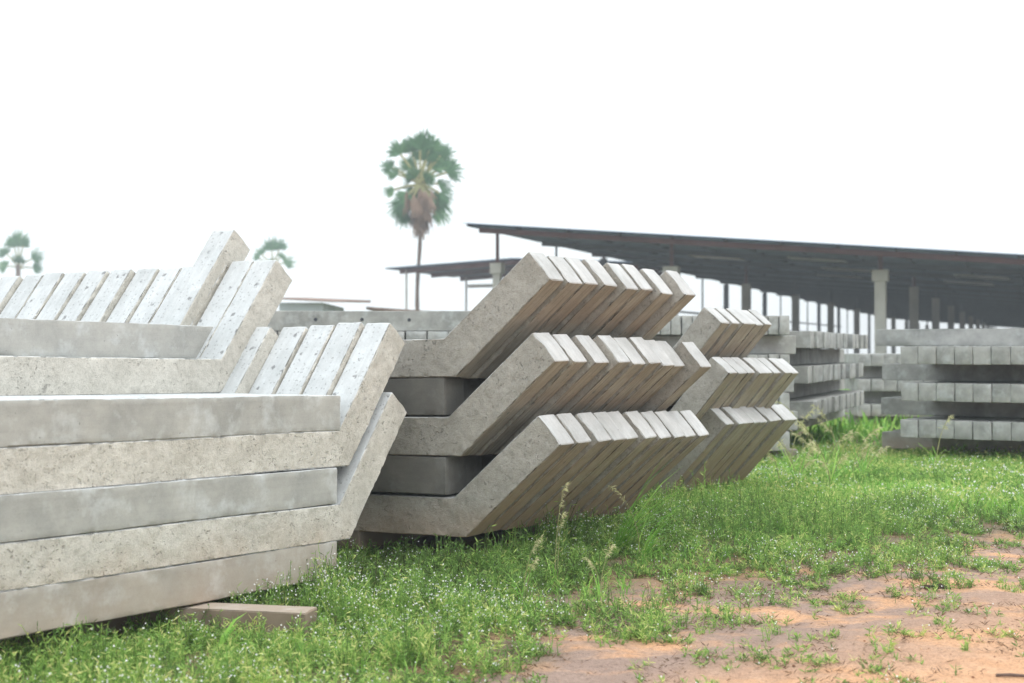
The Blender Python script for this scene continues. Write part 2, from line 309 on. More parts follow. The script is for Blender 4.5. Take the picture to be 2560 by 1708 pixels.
# ------------------------------------------------------------------ concrete posts
def post_mesh(name, t, w, a, Li, t2, Ls, mats, step=.013, sstep=.013, seed=0, K=9, W=8, rough=1.0, tip_bulge=.0):
    """bent post: shaft along -x, bent arm rising to +x; y is the width; sides (y) rough cast, top/bottom smooth form faces"""
    ns = max(2, int(Ls / sstep)); sx = np.linspace(-Ls, 0, ns + 1)
    if a is not None:
        eo = t * math.tan(a / 2); fr = (sx + Ls) / Ls
        inner = [(v, t) for v in sx]; outer = [(-Ls + f * (Ls + eo), 0) for f in fr]
        ti = np.array([Li * math.cos(a), t + Li * math.sin(a)]); to = ti + t2 * np.array([math.sin(a), -math.cos(a)])
        na = int(Li / step)
        for i in range(1, na + 1):
            f = i / na; inner.append((ti[0] * f, t + (ti[1] - t) * f)); outer.append((eo + (to[0] - eo) * f, to[1] * f))
    else:
        inner = [(v, t) for v in sx]; outer = [(v, 0) for v in sx]
    inner = np.array(inner); outer = np.array(outer); n = len(inner)
    def edgy(N, L):
        c = np.linspace(0, 1, N - 1); e = min(.3, .0045 / L); return np.concatenate([[0, e], c[1:-1], [1 - e, 1]]) if N > 3 else np.linspace(0, 1, N + 1)
    kk = edgy(K, t); jj = edgy(W, w); nk = len(kk); nj = len(jj)
    I, J, Kk = np.meshgrid(np.arange(n), np.arange(nj), np.arange(nk), indexing='ij')
    surf = (I == 0) | (I == n - 1) | (J == 0) | (J == nj - 1) | (Kk == 0) | (Kk == nk - 1)
    ids = np.full(I.shape, -1); ids[surf] = np.arange(surf.sum())
    i, j, k = I[surf], J[surf], Kk[surf]; fk = kk[k]; fj = jj[j]
    P2 = outer[i] * (1 - fk)[:, None] + inner[i] * fk[:, None]
    V = np.stack([P2[:, 0], fj * w, P2[:, 1]], 1); V0 = V.copy()
    side = (j == 0) | (j == nj - 1); tb = (k == 0) | (k == nk - 1); end = (i == 0) | (i == n - 1)
    D = inner[i] - outer[i]; D /= np.linalg.norm(D, axis=1)[:, None]          # in-plane up
    T = np.stack([D[:, 1], -D[:, 0]], 1)
    # long waviness
    wv = .0022 * noise(V0 * [1, 0, 1], 2.2, seed)
    V[:, 1] += np.where(j <= nj // 2, 1, 1) * wv
    wz = .0018 * noise(V0 * [1, 1, 0], 2.6, seed + 1); V[:, 0] += D[:, 0] * wz; V[:, 2] += D[:, 1] * wz
    if rough:
        b = rough * (.0024 * noise(V0, 38, seed + 2) + .0018 * noise(V0, 75, seed + 3) + .0014 * noise(V0, 14, seed + 4))
        V[:, 1] += np.where(side & ~tb, b, 0)
        # chipped, ragged arrises
        e = side & tb; ch = .0025 + .0060 * np.clip(noise(V0, 55, seed + 5), 0, 1) * 1.6 + .005 * np.clip(noise(V0, 11, seed + 6) - .2, 0, 1)
        if seed % 2 == 0: ch = ch + .0015
        ch = ch * rough
        V[:, 1] += np.where(e, np.where(j == 0, ch, -ch), 0)
        sg = np.where(k == 0, 1, -1) * ch * .8; V[:, 0] += np.where(e, D[:, 0] * sg, 0); V[:, 2] += np.where(e, D[:, 1] * sg, 0)
        rg = .0034 * noise(V0, 60, seed + 9) * rough          # ragged lips just beside the arris
        V[:, 1] += np.where(side & ~tb & ((k == 1) | (k == nk - 2)), rg, 0)
        e2 = end & (side | tb); c2 = (.003 + .006 * np.clip(noise(V0, 30, seed + 7), 0, 1)) * rough; sgn = np.where(i == 0, 1, -1) * c2
        V[:, 0] += np.where(e2, T[:, 0] * sgn, 0); V[:, 2] += np.where(e2, T[:, 1] * sgn, 0)
        if tip_bulge:   # hand-trowelled, slightly domed end
            tb_ = (i == n - 1); hh = tip_bulge * (1 - (2 * fk - 1) ** 2) * .5 + .002 * noise(V0, 20, seed + 8)
            V[:, 0] += np.where(tb_, T[:, 0] * hh, 0); V[:, 2] += np.where(tb_, T[:, 1] * hh, 0)
            tp = (i >= n - 1) & (k == nk - 1); V[:, 0] -= np.where(tp, T[:, 0] * .006, 0); V[:, 2] -= np.where(tp, T[:, 1] * .006, 0)
    arc = np.concatenate([[0], np.cumsum(np.linalg.norm(np.diff((inner + outer) / 2, axis=0), axis=1))])[i]
    uvs = []; qs = []; ms = []
    def grid(A, m, vcoord):
        q = np.stack([A[:-1, :-1].ravel(), A[1:, :-1].ravel(), A[1:, 1:].ravel(), A[:-1, 1:].ravel()], 1)
        qs.append(q); ms.append(np.full(len(q), m)); vc = vcoord
        uvs.append(np.stack([arc[q], vc[q]], -1))
    va = V0[:, 2] + 0; vw = V0[:, 1] + 0
    grid(ids[:, 0, :], 0, va); grid(ids[:, -1, ::-1], 0, va)
    grid(ids[:, :, -1], 1, vw); grid(ids[:, ::-1, 0], 2, vw)
    grid(ids[0, :, ::-1], 3, vw); grid(ids[-1, :, :], 3, vw)
    return np_mesh(name, V, np.concatenate(qs), mats, np.concatenate(ms), np.concatenate(uvs), smooth=True, sharp=rad(32))

def Rmat(yaw, pitch, roll):
    cy, sy = math.cos(yaw), math.sin(yaw); cp, sp = math.cos(pitch), math.sin(pitch); cr, sr = math.cos(roll), math.sin(roll)
    return np.array([[cy, -sy, 0], [sy, cy, 0], [0, 0, 1]]) @ np.array([[cp, 0, -sp], [0, 1, 0], [sp, 0, cp]]) @ np.array([[1, 0, 0], [0, cr, -sr], [0, sr, cr]])
def place(name, me, S, row, q, extra=0.0, flip=False):
    ro = S['rows'][row]; R = Rmat(S['yaw'] + extra, ro['pitch'], ro['roll']); p = np.array(ro['pos']) + Rmat(S['yaw'], ro['pitch'], ro['roll']) @ np.array(q) + [0, 0, 1.0]
    M = Matrix([list(R[r]) + [p[r]] for r in range(3)] + [[0, 0, 0, 1]])
    return link(name, me, mw=M)
ORD = ['first', 'second', 'third', 'fourth', 'fifth', 'sixth', 'seventh', 'eighth', 'ninth', 'tenth', 'eleventh', 'twelfth', 'thirteenth', 'fourteenth', 'fifteenth', 'sixteenth', 'seventeenth', 'eighteenth', 'nineteenth', 'twentieth']

SM = dict(yaw=-.5282, a=.6928, Li=.5862, t2=.1661, t=.175, rows=[
 dict(pos=[-.3088, 6.4531, -.1214], pitch=.0193, roll=-.0034, posts=[[0, .003, .001], [.014, .149, -.006], [.021, .294, -.006], [.047, .439, -.007], [.088, .586, -.018], [.097, .732, -.019], [.134, .879, -.033], [.194, 1.026, -.036]]),
 dict(pos=[-.2868, 6.42, -.4786], pitch=.0148, roll=.0085, posts=[[-.001, .002, .002], [.014, .147, -.002], [.051, .29, -.008], [.094, .433, -.01], [.099, .577, -.019], [.116, .721, -.019], [.119, .866, -.031], [.114, 1.009, -.036], [.195, 1.156, -.043]]),
 dict(pos=[-.262, 6.4253, -.8365], pitch=.0185, roll=.0135, posts=[[.001, -.001, -.002], [.014, .14, -.003], [.038, .284, -.005], [.048, .427, -.011], [.043, .571, -.015], [.072, .715, -.021], [.086, .856, -.028], [.095, .999, -.033], [.096, 1.142, -.041], [.106, 1.283, -.047]])])
SN = dict(yaw=-.5378, a=.8674, Li=.5779, t2=.1465, t=.141, rows=[
 dict(pos=[.797, 8.376, -.334], pitch=.0102, roll=.0015, posts=[[0, .005, .003], [.006, .143, .003], [.014, .281, .003], [-.004, .42, .004], [-.015, .559, -.001], [.001, .695, .004]]),
 dict(pos=[.8397, 8.3505, -.6219], pitch=.0132, roll=.0031, posts=[[-.002, 0, .001], [.003, .135, -.002], [-.003, .269, -.003], [.007, .403, -.005], [.001, .538, -.007], [.008, .673, -.01], [.029, .807, -.011], [.029, .942, -.016]]),
 dict(pos=[.8177, 8.514, -.903], pitch=-.0228, roll=-.0045, posts=[[.004, 0, -.001], [.017, .134, -.002], [.014, .268, -.002], [.02, .401, -.005], [.014, .534, -.01], [.011, .668, -.006], [.011, .802, -.008], [.015, .935, -.011], [.01, 1.069, -.013]])])
SL = dict(yaw=1.0347, a=.9081, Li=.5861, t2=.1486, t=.15, rows=[
 dict(pos=[-.7113, 5.8943, -.7848], pitch=-.0206, roll=-.0009),
 dict(pos=[-.7168, 5.9068, -.4809], pitch=-.0169, roll=-.0035),
 dict(pos=[-1.2696, 6.2206, -.185], pitch=-.0142, roll=-.0055),
 dict(pos=[-1.4963, 6.4006, -.0354], pitch=-.003, roll=.0023)])

rng = random.Random(4)
CAT = 'concrete post'
# -- middle stack
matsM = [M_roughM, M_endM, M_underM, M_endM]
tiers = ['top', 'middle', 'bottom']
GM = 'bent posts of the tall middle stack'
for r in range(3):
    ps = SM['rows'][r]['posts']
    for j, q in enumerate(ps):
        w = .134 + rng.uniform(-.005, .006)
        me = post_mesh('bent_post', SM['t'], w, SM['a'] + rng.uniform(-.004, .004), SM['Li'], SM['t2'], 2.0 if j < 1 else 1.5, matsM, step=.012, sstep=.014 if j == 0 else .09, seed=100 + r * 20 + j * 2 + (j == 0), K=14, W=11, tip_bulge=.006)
        o = place('bent_post', me, SM, r, q, extra=rng.uniform(-.004, .004) if j else 0)
        lab = f"grey bent concrete post facing the camera at the front of the {tiers[r]} tier, middle stack" if j == 0 else \
              (f"farthest bent concrete post at the back of the {tiers[r]} tier of the middle stack" if j == len(ps) - 1 else f"{ORD[j]} bent concrete post from the front in the {tiers[r]} tier, middle stack")
        tag(o, lab, CAT, GM)
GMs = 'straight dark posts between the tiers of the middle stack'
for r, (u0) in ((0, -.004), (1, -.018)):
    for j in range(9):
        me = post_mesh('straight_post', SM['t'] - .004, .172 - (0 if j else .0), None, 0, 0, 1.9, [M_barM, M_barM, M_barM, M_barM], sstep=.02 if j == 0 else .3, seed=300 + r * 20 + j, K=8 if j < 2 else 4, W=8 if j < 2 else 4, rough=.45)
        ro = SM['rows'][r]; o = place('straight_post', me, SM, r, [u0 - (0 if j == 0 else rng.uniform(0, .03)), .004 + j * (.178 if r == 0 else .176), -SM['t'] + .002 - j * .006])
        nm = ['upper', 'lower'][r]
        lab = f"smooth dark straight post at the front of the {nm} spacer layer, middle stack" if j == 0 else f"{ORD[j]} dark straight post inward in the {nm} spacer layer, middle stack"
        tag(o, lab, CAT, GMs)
me = post_mesh('concrete_sleeper', .09, .13, None, 0, 0, 1.5, [M_barM] * 4, sstep=.05, seed=399, K=5, W=6, rough=.8)
for k, (u, lb) in enumerate(((-.66, 'low concrete sleeper in the shade under the front corner of the middle stack'), (-1.6, 'low concrete sleeper under the hidden far end of the middle stack'))):
    p = np.array(SM['rows'][2]['pos']) + Rmat(SM['yaw'], 0, 0) @ np.array([u, 0, 0]) + [0, 0, 1]
    R = Rmat(SM['yaw'] - math.pi / 2, 0, 0); o = link('concrete_sleeper', me, mw=Matrix([list(R[i]) + [[p[0], p[1], p[2] - .105][i]] for i in range(3)] + [[0, 0, 0, 1]]))
    o.matrix_world = Matrix.Translation(Vector(Rmat(SM['yaw'], 0, 0) @ np.array([0, 1.45, -.02]))) @ o.matrix_world if False else o.matrix_world
    tag(o, lb, 'concrete sleeper', 'sleepers under the middle stack')
    # sleeper local -x runs back under the stack
    o.matrix_world = Matrix([list(R[i]) + [[p[0], p[1], p[2] - .100][i]] for i in range(3)] + [[0, 0, 0, 1]])

# -- second (farther) stack
GN = 'bent posts of the second stack behind'
matsN = [M_roughM, M_endM, M_underM, M_endM]
for r in range(3):
    ps = SN['rows'][r]['posts']
    for j, q in enumerate(ps):
        me = post_mesh('bent_post', SN['t'], .125 + rng.uniform(-.006, .004), SN['a'], SN['Li'], SN['t2'], 1.5, matsN, step=.02, sstep=.03 if j == 0 else .2, seed=500 + r * 20 + j, K=8, W=6, tip_bulge=.005)
        o = place('bent_post', me, SN, r, [q[0] + rng.uniform(-.012, .012), q[1], q[2]])
        lab = f"front bent concrete post of the {tiers[r]} tier in the smaller stack behind the middle one" if j == 0 else \
              (f"outermost right bent post of the {tiers[r]} tier in the smaller stack behind" if j == len(ps) - 1 else f"{ORD[j]} bent post of the {tiers[r]} tier in the smaller stack behind")
        tag(o, lab, CAT, GN)
meS = [post_mesh('straight_post', .136, .15, None, 0, 0, 1.5, [M_barM] * 4, sstep=.15, seed=700 + k, K=4, W=4, rough=.4) for k in range(2)]
for r in (0, 1):
    for j in range(7):
        o = place('straight_post', meS[j % 2], SN, r, [-.02, .004 + j * .153, -.14])
        tag(o, f"{ORD[j]} dark straight post in the {['upper', 'lower'][r]} spacer layer of the smaller stack behind", CAT, 'straight posts between the tiers of the smaller stack')

# -- left stack
matsL = [M_roughL, M_faceL, M_faceL, M_faceL]
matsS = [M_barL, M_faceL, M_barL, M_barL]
GL = 'bent posts of the left stack'
rowsL = [('bottom', 0, [[0, .002, 0], [-.01, .14, -.002], [-.02, .278, -.004], [-.03, .416, -.006], [-.02, .554, -.008]]),
         ('second', 1, [[0, .002, 0], [-.027, .138, .002], [-.048, .277, -.006], [-.067, .415, -.012], [-.15, .556, -.016], [-.15, .70, -.016], [-.15, .84, -.016]]),
         ('third', 2, [[0, 0, 0], [.002, .134, 0]] + [[-.02 - .01 * k, .14 + .137 * k, -.012 - .003 * k] for k in (1, 2)] +
          [[-.037, .551, -.021], [-.055, .688, -.02], [-.091, .826, -.02], [-.117, .964, -.023], [-.139, 1.102, -.026], [-.141, 1.24, -.029], [-.147, 1.378, -.032], [-.181, 1.516, -.034], [-.215, 1.654, -.036]])]
for nm, r, ps in rowsL:
    for j, q in enumerate(ps):
        first = j == 0
        me = post_mesh('bent_post', SL['t'], .131 + rng.uniform(-.003, .004), SL['a'] + (rng.uniform(-.006, .006) if j else 0), SL['Li'], SL['t2'], 2.3 if first else 1.0, matsL, step=.012, sstep=.013 if first else .1, seed=800 + r * 30 + j * 2 + 1, K=12, W=10, tip_bulge=.004)
        o = place('bent_post', me, SL, r, q, extra=rng.uniform(-.006, .006) if j else 0)
        lab = {0: 'lowest pale bent post of the left stack with its arm tip nearest the middle stack',
               1: 'long pale bent post with full arm shown, above the lowest one in the left stack',
               2: 'pale bent post with a thin vertical crack in its shaft, upper left stack'}[r] if first else \
              f"{ORD[j]} pale bent arm back from the front in the {nm} tier of the left stack"
        tag(o, lab, CAT, GL)
me = post_mesh('bent_post', SL['t'], .134, SL['a'], SL['Li'], SL['t2'], .9, matsL, step=.012, sstep=.05, seed=977, K=12, W=10, tip_bulge=.004)
tag(place('bent_post', me, SL, 3, [0, 0, 0]), 'highest pale bent post of the left stack, its arm tip standing above all others', CAT, GL)
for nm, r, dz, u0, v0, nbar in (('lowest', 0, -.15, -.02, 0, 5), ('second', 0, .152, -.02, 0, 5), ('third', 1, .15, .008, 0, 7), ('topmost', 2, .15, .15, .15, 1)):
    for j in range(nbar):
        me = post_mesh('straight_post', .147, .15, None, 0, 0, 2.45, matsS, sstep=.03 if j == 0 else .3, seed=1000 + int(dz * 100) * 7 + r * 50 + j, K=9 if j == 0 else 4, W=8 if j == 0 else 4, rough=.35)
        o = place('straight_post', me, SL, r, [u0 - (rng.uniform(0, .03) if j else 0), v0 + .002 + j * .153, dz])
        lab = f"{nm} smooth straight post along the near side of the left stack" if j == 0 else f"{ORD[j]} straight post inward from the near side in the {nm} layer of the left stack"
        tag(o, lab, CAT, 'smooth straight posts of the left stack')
# hairline crack on the third-tier post drawn as thin grey strips on its face
mb = MB(); ro = SL['rows'][2]; R = Rmat(SL['yaw'], ro['pitch'], ro['roll'])
def onC(u, z_): return Vector(np.array(ro['pos']) + R @ np.array([u, -.0035, z_]) + [0, 0, 1])
# concrete offcut under the left stack
me = post_mesh('concrete_offcut', .10, .13, None, 0, 0, 1.0, [M_barM, M_barL, M_barM, M_barM], sstep=.03, seed=1300, K=6, W=6, rough=1.2)  # sides take the darker copy, shade put into their colour
cr = (-.73, 5.04, 0); R = Rmat(rad(-11), 0, 0)
o = link('concrete_offcut', me, mw=Matrix([list(R[0]) + [cr[0]], list(R[1]) + [cr[1]], list(R[2]) + [-.028], [0, 0, 0, 1]]))
tag(o, 'short brownish concrete offcut lying in the weeds under the left stack', 'concrete offcut')

# ------------------------------------------------------------------ crib stacks behind
crib_cache = {}
def bar_mesh(t, w, L, holes=False, seed=0):
    key = (t, w, round(L, 2), holes, seed)
    if key not in crib_cache:
        crib_cache[key] = post_mesh('straight_post', t, w, None, 0, 0, L, [M_crib] * 4, sstep=.12, seed=1500 + seed * 7, K=5, W=5, rough=.6)
    return crib_cache[key]
def put(name, me, p, yaw, label, group, rx=0):
    R = Rmat(yaw, 0, rx); o = link(name, me, mw=Matrix([list(R[i]) + [p[i]] for i in range(3)] + [[0, 0, 0, 1]])); tag(o, label, CAT, group); return o
def crib(corner, rdir, ldir, layers, t, pitch, n_end, w_end, Lend, slabs, Lslab, off, sname, group, name_end='the row', jit=.02, slab_u0=-.25, wname=True):
    """layers from the top: 'E' a row of post ends facing the camera, 'S' long posts lying along the row"""
    c = np.array(corner); r = np.array(rdir) / np.linalg.norm(rdir); l = np.array(ldir) / np.linalg.norm(ldir)
    yaw_e = math.atan2(-l[1], -l[0]); yaw_s = math.atan2(r[1], r[0]); z_ = c[2]
    tn = ['top', 'second', 'third', 'fourth', 'fifth', 'sixth', 'seventh', 'eighth']
    for li, ty in enumerate(layers):
        z_ -= t
        if ty == 'E':
            for k in range(n_end):
                j = rng.uniform(0, jit)
                me = bar_mesh(t - .004, w_end, Lend, seed=k % 4)
                p = c[:2] + r[:2] * (k * pitch + rng.uniform(-.003, .003)) + l[:2] * j
                # end face at p, body running along l ; local +x = -l, width local y
                yv = np.array([-math.sin(yaw_e), math.cos(yaw_e)]); s = np.dot(yv, r[:2])
                p = p + (r[:2] * w_end if s < 0 else 0)
                put('straight_post', me, [p[0], p[1], z_], yaw_e, f"{ORD[k]} post end from the left, {tn[li]} layer of {sname}", group)
        else:
            for k in range(slabs):
                me = bar_mesh(t - .004, .16, Lslab, seed=4 + k % 2)
                yv = np.array([-math.sin(yaw_s), math.cos(yaw_s)]); s = np.dot(yv, l[:2])
                p = c[:2] + r[:2] * (slab_u0 + Lslab + rng.uniform(-.02, .02)) + l[:2] * (off + k * .3 + (0.16 if s < 0 else 0))
                q = put('straight_post', me, [p[0], p[1], z_], yaw_s, (f"long post lying across the {tn[li]} layer of {sname}" if k == 0 else f"{ORD[k]} long post inward in the {tn[li]} layer of {sname}"), group)
# right stack
crib((3.235, 11.85, 1.04), (.819, -.573), (.573, .819), ['E', 'S', 'E', 'S', 'E', 'S'], .152, .150, 12, .144, 2.6, 3, 2.9, .75, 'the right crib stack', 'posts of the right crib stack', slab_u0=-.45)
crib((4.14, 17.0, .965), (1, -.1), (.1, 1), ['E', 'S', 'E', 'S', 'E', 'S'], .150, .153, 7, .148, 2.0, 2, 1.3, .3, 'the far small stack', 'posts of the far small stack', slab_u0=-.1)
for k in range(2):
    cc = np.array([3.235, 11.85]) + np.array([.573, .819]) * (.75 + .25 * k) + np.array([.819, -.573]) * (-.49 + 2.9)
    put('straight_post', bar_mesh(.148, .16, 2.9, seed=5), [cc[0], cc[1], 1.042], math.atan2(-.573, .819), ['long pale post with two dark holes lying on top of the right crib stack', 'second long post lying behind on top of the right crib stack'][k], 'posts of the right crib stack')
# middle-right crib stack
crib((2.56, 12.05, 1.172), (.36, .93), (-.93, .36), ['E', 'S', 'E', 'S', 'E', 'S'], .150, .200, 18, .196, 1.9, 5, 4.0, .30, 'the gap crib stack', 'posts of the crib stack in the gap', slab_u0=-.05, jit=.06)
# low frontal stack between the arms and that crib stack
crib((.93, 11.4, 1.285), (1, .03), (0, 1), ['E', 'S', 'E', 'S', 'E', 'S', 'E', 'S'], .156, .0875, 15, .078, 1.5, 2, 1.45, .22, 'the thin-post stack', 'posts of the thin post stack', slab_u0=-.05)
# long slab stack behind the left and middle stacks
crib((-2.35, 11.2, 1.318), (1, 0), (0, 1), ['S', 'E', 'S', 'E', 'S', 'E', 'S', 'E'], .163, .168, 15, .160, 1.4, 2, 2.7, .02, 'the long back stack', 'posts of the long stack behind', slab_u0=-.1)

# dark bolt holes of the long slabs: solid plugs coloured for the shade inside
mb_holes = []
def hole(px, py, Y, r=.014):
    p = at(px, py, Y); m = MB(); m.tube([(p[0], p[1] - .004, p[2]), (p[0], p[1] + .03, p[2])], [r, r], 12)
    o = m.build('bolt_hole_plug', M_steeld); mb_holes.append(o); return o

# ------------------------------------------------------------------ big open shed
D1 = np.array([.347, .938]); DL = np.array([-.938, .347])     # along the shed / towards its left eave
def sh(t, D, z_): p = D1 * t + DL * D; return (p[0], p[1], z_)
def roofz(D): return 1.0 + 3.5 - (14.8 - D) * .0835
shed = empty('open_shed', sh(38, 4, -.05)); tag(shed, 'long open shed with a dark corrugated mono-pitch roof on concrete columns', 'shed')
def child(o, par):
    o.parent = par; o.matrix_parent_inverse = par.matrix_world.inverted(); return o
bpy.context.view_layer.update()
T0, T1 = 36.1, 150.; DL0, DR0 = 14.8, -7.0
nr = 460; tt = np.linspace(T0, T1, nr); V = []; 
for i, t_ in enumerate(tt):
    dz = .03 * (i % 2)
    for D in (DL0, DR0):
        for h in (0, -.012): V.append(sh(t_, D, roofz(D) + dz + h))
V = np.array(V).reshape(nr, 4, 3); idx = np.arange(nr * 4).reshape(nr, 4); Q = []
for i in range(nr - 1):
    a, b = idx[i], idx[i + 1]
    Q += [[a[0], a[2], b[2], b[0]], [a[1], b[1], b[3], a[3]], [a[0], b[0], b[1], a[1]], [a[2], a[3], b[3], b[2]]]
Q += [[idx[0][0], idx[0][1], idx[0][3], idx[0][2]], [idx[-1][0], idx[-1][2], idx[-1][3], idx[-1][1]]]
roof = child(link('roof', np_mesh('roof', V.reshape(-1, 3), Q, [M_roof])), shed)
for k in range(22):
    t_ = 36.6 + 5.3 * k; m = MB()
    m.beam(sh(t_, DL0 - .3, roofz(DL0 - .3) - .14), sh(t_, DR0 + .2, roofz(DR0 + .2) - .14), .08, .14)
    child(m.build('rafter', M_steel if k < 1 else M_steeld), shed)
for k in range(58):
    t_ = T0 + .5 + 1.33 * k; m = MB(); m.beam(sh(t_, DL0 - .1, roofz(DL0 - .1) - .05), sh(t_, DR0 + .3, roofz(DR0 + .3) - .05), .06, .07); child(m.build('purlin', M_purl), shed)
for k, D in enumerate(np.linspace(DL0 - .1, DR0 + .3, 16)):
    m = MB(); m.beam(sh(T0 + .1, D, roofz(D) - .045), sh(T1 - 1, D, roofz(D) - .045), .05, .06); child(m.build('brace', M_steeld), shed)
for k in range(11):
    t_ = 38.0 + 10.6 * k
    for D, hz in ((14.5, 3.50), (9.4, 3.30), (3.84, 3.10), (-2.0, 2.75)):
        if D > 14 and False: continue
        m = MB(); p = sh(t_, D, 0); w = .14 if D < 14 else .11
        zt = min(hz, roofz(D) - .35)
        q = [sh(t_ - w, D - w, 0), sh(t_ + w, D - w, 0), sh(t_ + w, D + w, 0), sh(t_ - w, D + w, 0)]
        head = D < 14 and k == 0 or k == 0
        if not head: zt = roofz(D) - .2 if D > 14 else zt
        m.hexa([(a[0], a[1], -.1) for a in q] + [(a[0], a[1], zt - (.3 if head else 0)) for a in q])
        w2 = w + .06; q = [sh(t_ - w2, D - w2, 0), sh(t_ + w2, D - w2, 0), sh(t_ + w2, D + w2, 0), sh(t_ - w2, D + w2, 0)]
        if head: m.hexa([(a[0], a[1], zt - .3) for a in q] + [(a[0], a[1], zt) for a in q])
        c = child(m.build('column', M_conc if D < 14 or k == 0 else M_steeld), shed)
        m = MB(); m.beam(sh(t_, D, zt), sh(t_, D, roofz(D) - .1), .1, .1); s_ = m.build('column_top', M_steel if k < 2 else M_steeld); s_.parent = c
    if k < 8:
        m = MB(); m.beam(sh(t_ + 5.3, 14.5, -.1), sh(t_ + 5.3, 14.5, roofz(14.5) - .1), .07, .07); child(m.build('post', M_steeld), shed)
for t_, D, L_, s in ((41, 6.75, 1.6, .55), (46, 6.5, 1.6, .5), (43, 10.2, 1.6, .5), (52, 7.5, 1.6, .5), (45, 2.4, 1.6, .5), (50, 3.0, 1.6, .5)):
    m = MB(); m.hexa([sh(a_, b_, roofz(b_) - h_) for h_ in (.15, .135) for a_, b_ in ((t_, D), (t_ + s * 3, D), (t_ + s * 3, D - L_), (t_, D - L_))])
    child(m.build('skylight_panel', M_trans), shed)
for z_ in (2.15, 2.75):      # rails on the far side of the shed
    m = MB(); m.beam(sh(58, 15.3, z_), sh(120, 15.3, z_ + .25), .06, .09); child(m.build('side_rail', M_steeld), shed)

# smaller gabled shed further left
sh2 = empty('small_open_shed', (-2, 60, 0)); tag(sh2, 'smaller low gabled open shed left of the big shed, beyond the palm', 'shed'); bpy.context.view_layer.update()
A2 = np.array([-5.35, 60.0]); dr = np.array([.938, -.347]); m = MB()
def s2(s, t_, z_): p = A2 + dr * s + D1 * t_; return (p[0], p[1], z_)
ze, zr = 4.50, 4.79
for s0, s1, z0, z1 in ((0, 5.7, ze, zr), (5.7, 11.4, zr, ze)):
    m = MB(); m.hexa([s2(s0, 0, z0 - .05), s2(s1, 0, z1 - .05), s2(s1, 7.4, z1 - .05), s2(s0, 7.4, z0 - .05), s2(s0, 0, z0), s2(s1, 0, z1), s2(s1, 7.4, z1), s2(s0, 7.4, z0)]); child(m.build('roof', M_roof), sh2)
for t_ in (.4, 3.7, 7.1):
    m = MB(); m.beam(s2(.5, t_, ze - .15), s2(5.7, t_, zr - .15), .08, .2); m.beam(s2(5.7, t_, zr - .15), s2(10.9, t_, ze - .15), .08, .2); child(m.build('rafter', M_steel), sh2)
    for s in (.8, 5.7, 10.6):
        if t_ in (.4, 7.1): m = MB(); m.beam(s2(s, t_, -.1), s2(s, t_, ze - .1), .09, .09); child(m.build('post', M_conc), sh2)
m = MB(); m.beam(s2(.8, 7.3, 4.02), s2(6.8, 7.3, 4.06), .06, .16); child(m.build('pale_fascia', M_trans), sh2)  # pale colour stands in for the brightness of a lit fascia
# low hut behind the left stack
hut = empty('low_hut', (-4.6, 30, 0)); tag(hut, 'low hut with pale sheet wall and rusty roof edge behind the left stack', 'hut'); bpy.context.view_layer.update()
a = at(690, 745, 30); b = at(832, 753, 30); c_ = at(812, 775, 30)
m = MB(); m.hexa([(a[0], 29.9, a[2] - .028), (b[0], 29.9, b[2] - .025), (b[0] + .4, 34, b[2] + .1), (a[0], 34, a[2] + .1), (a[0], 29.9, a[2]), (b[0], 29.9, b[2]), (b[0] + .4, 34, b[2] + .16), (a[0], 34, a[2] + .16)]); child(m.build('roof', M_rust), hut)
m = MB(); m.box(a[0] + .05, c_[0] - .05, 30.1, 33.8, -.1, b[2] - .03); child(m.build('wall', M_wall), hut)
low = at(915, 770, 34); m = MB(); m.hexa([(low[0], 34, low[2] - .03), (low[0] + 1.6, 34, low[2] - .13), (low[0] + 1.6, 37, low[2] - .13), (low[0], 37, low[2] - .03), (low[0], 34, low[2] + .03), (low[0] + 1.6, 34, low[2] - .08), (low[0] + 1.6, 37, low[2] - .08), (low[0], 37, low[2] + .03)])
ca = empty('canopy', (low[0], 34, 0)); tag(ca, 'thin rusty sheet canopy just showing above the long stack, left of the palm trunk', 'canopy'); bpy.context.view_layer.update()
child(m.build('roof', M_rust), ca)
m = MB()
for q in ((.15, 34.2), (1.4, 34.2), (.15, 36.8), (1.4, 36.8)): m.beam((low[0] + q[0], q[1], -.1), (low[0] + q[0], q[1], low[2] - .08), .08, .08)
child(m.build('post', M_steeld), ca)

# ------------------------------------------------------------------ palms
def fan(verts, quads, tint, base, d, up, L, spread, droop, n=17, tv=.5, rg=None):
    """one fan leaf: petiole end at base, segments radiating about direction d in a pleated, drooping fan"""
    d = Vector(d).normalized(); up = (Vector(up) - d * Vector(up).dot(d)).normalized(); r = d.cross(up)
    for k in range(n):
        a = (k / (n - 1) - .5) * 2 * spread; l = L * (1 - .28 * (abs(a) / spread) ** 2) * rg.uniform(.72, 1.12)
        e = (d * math.cos(a) + r * math.sin(a)).normalized(); wv = L * spread / n * .80
        s = e.cross(up).normalized()
        fold = up * (L * .05 * (1 if k % 2 else -1))
        p0 = Vector(base); p1 = p0 + e * l * .62 + fold - Vector((0, 0, 1)) * droop * L * .12; p2 = p0 + e * l - Vector((0, 0, 1)) * droop * L * (.16 + rg.uniform(0, .14))
        b = len(verts); verts += [p0 - s * .01, p0 + s * .01, p1 + s * wv, p1 - s * wv, p2 + s * .012, p2 - s * .012]
        quads += [[b, b + 1, b + 2, b + 3], [b + 3, b + 2, b + 4, b + 5]]; tint += [min(1, max(0, tv + rg.uniform(-.3, .3)))] * 6
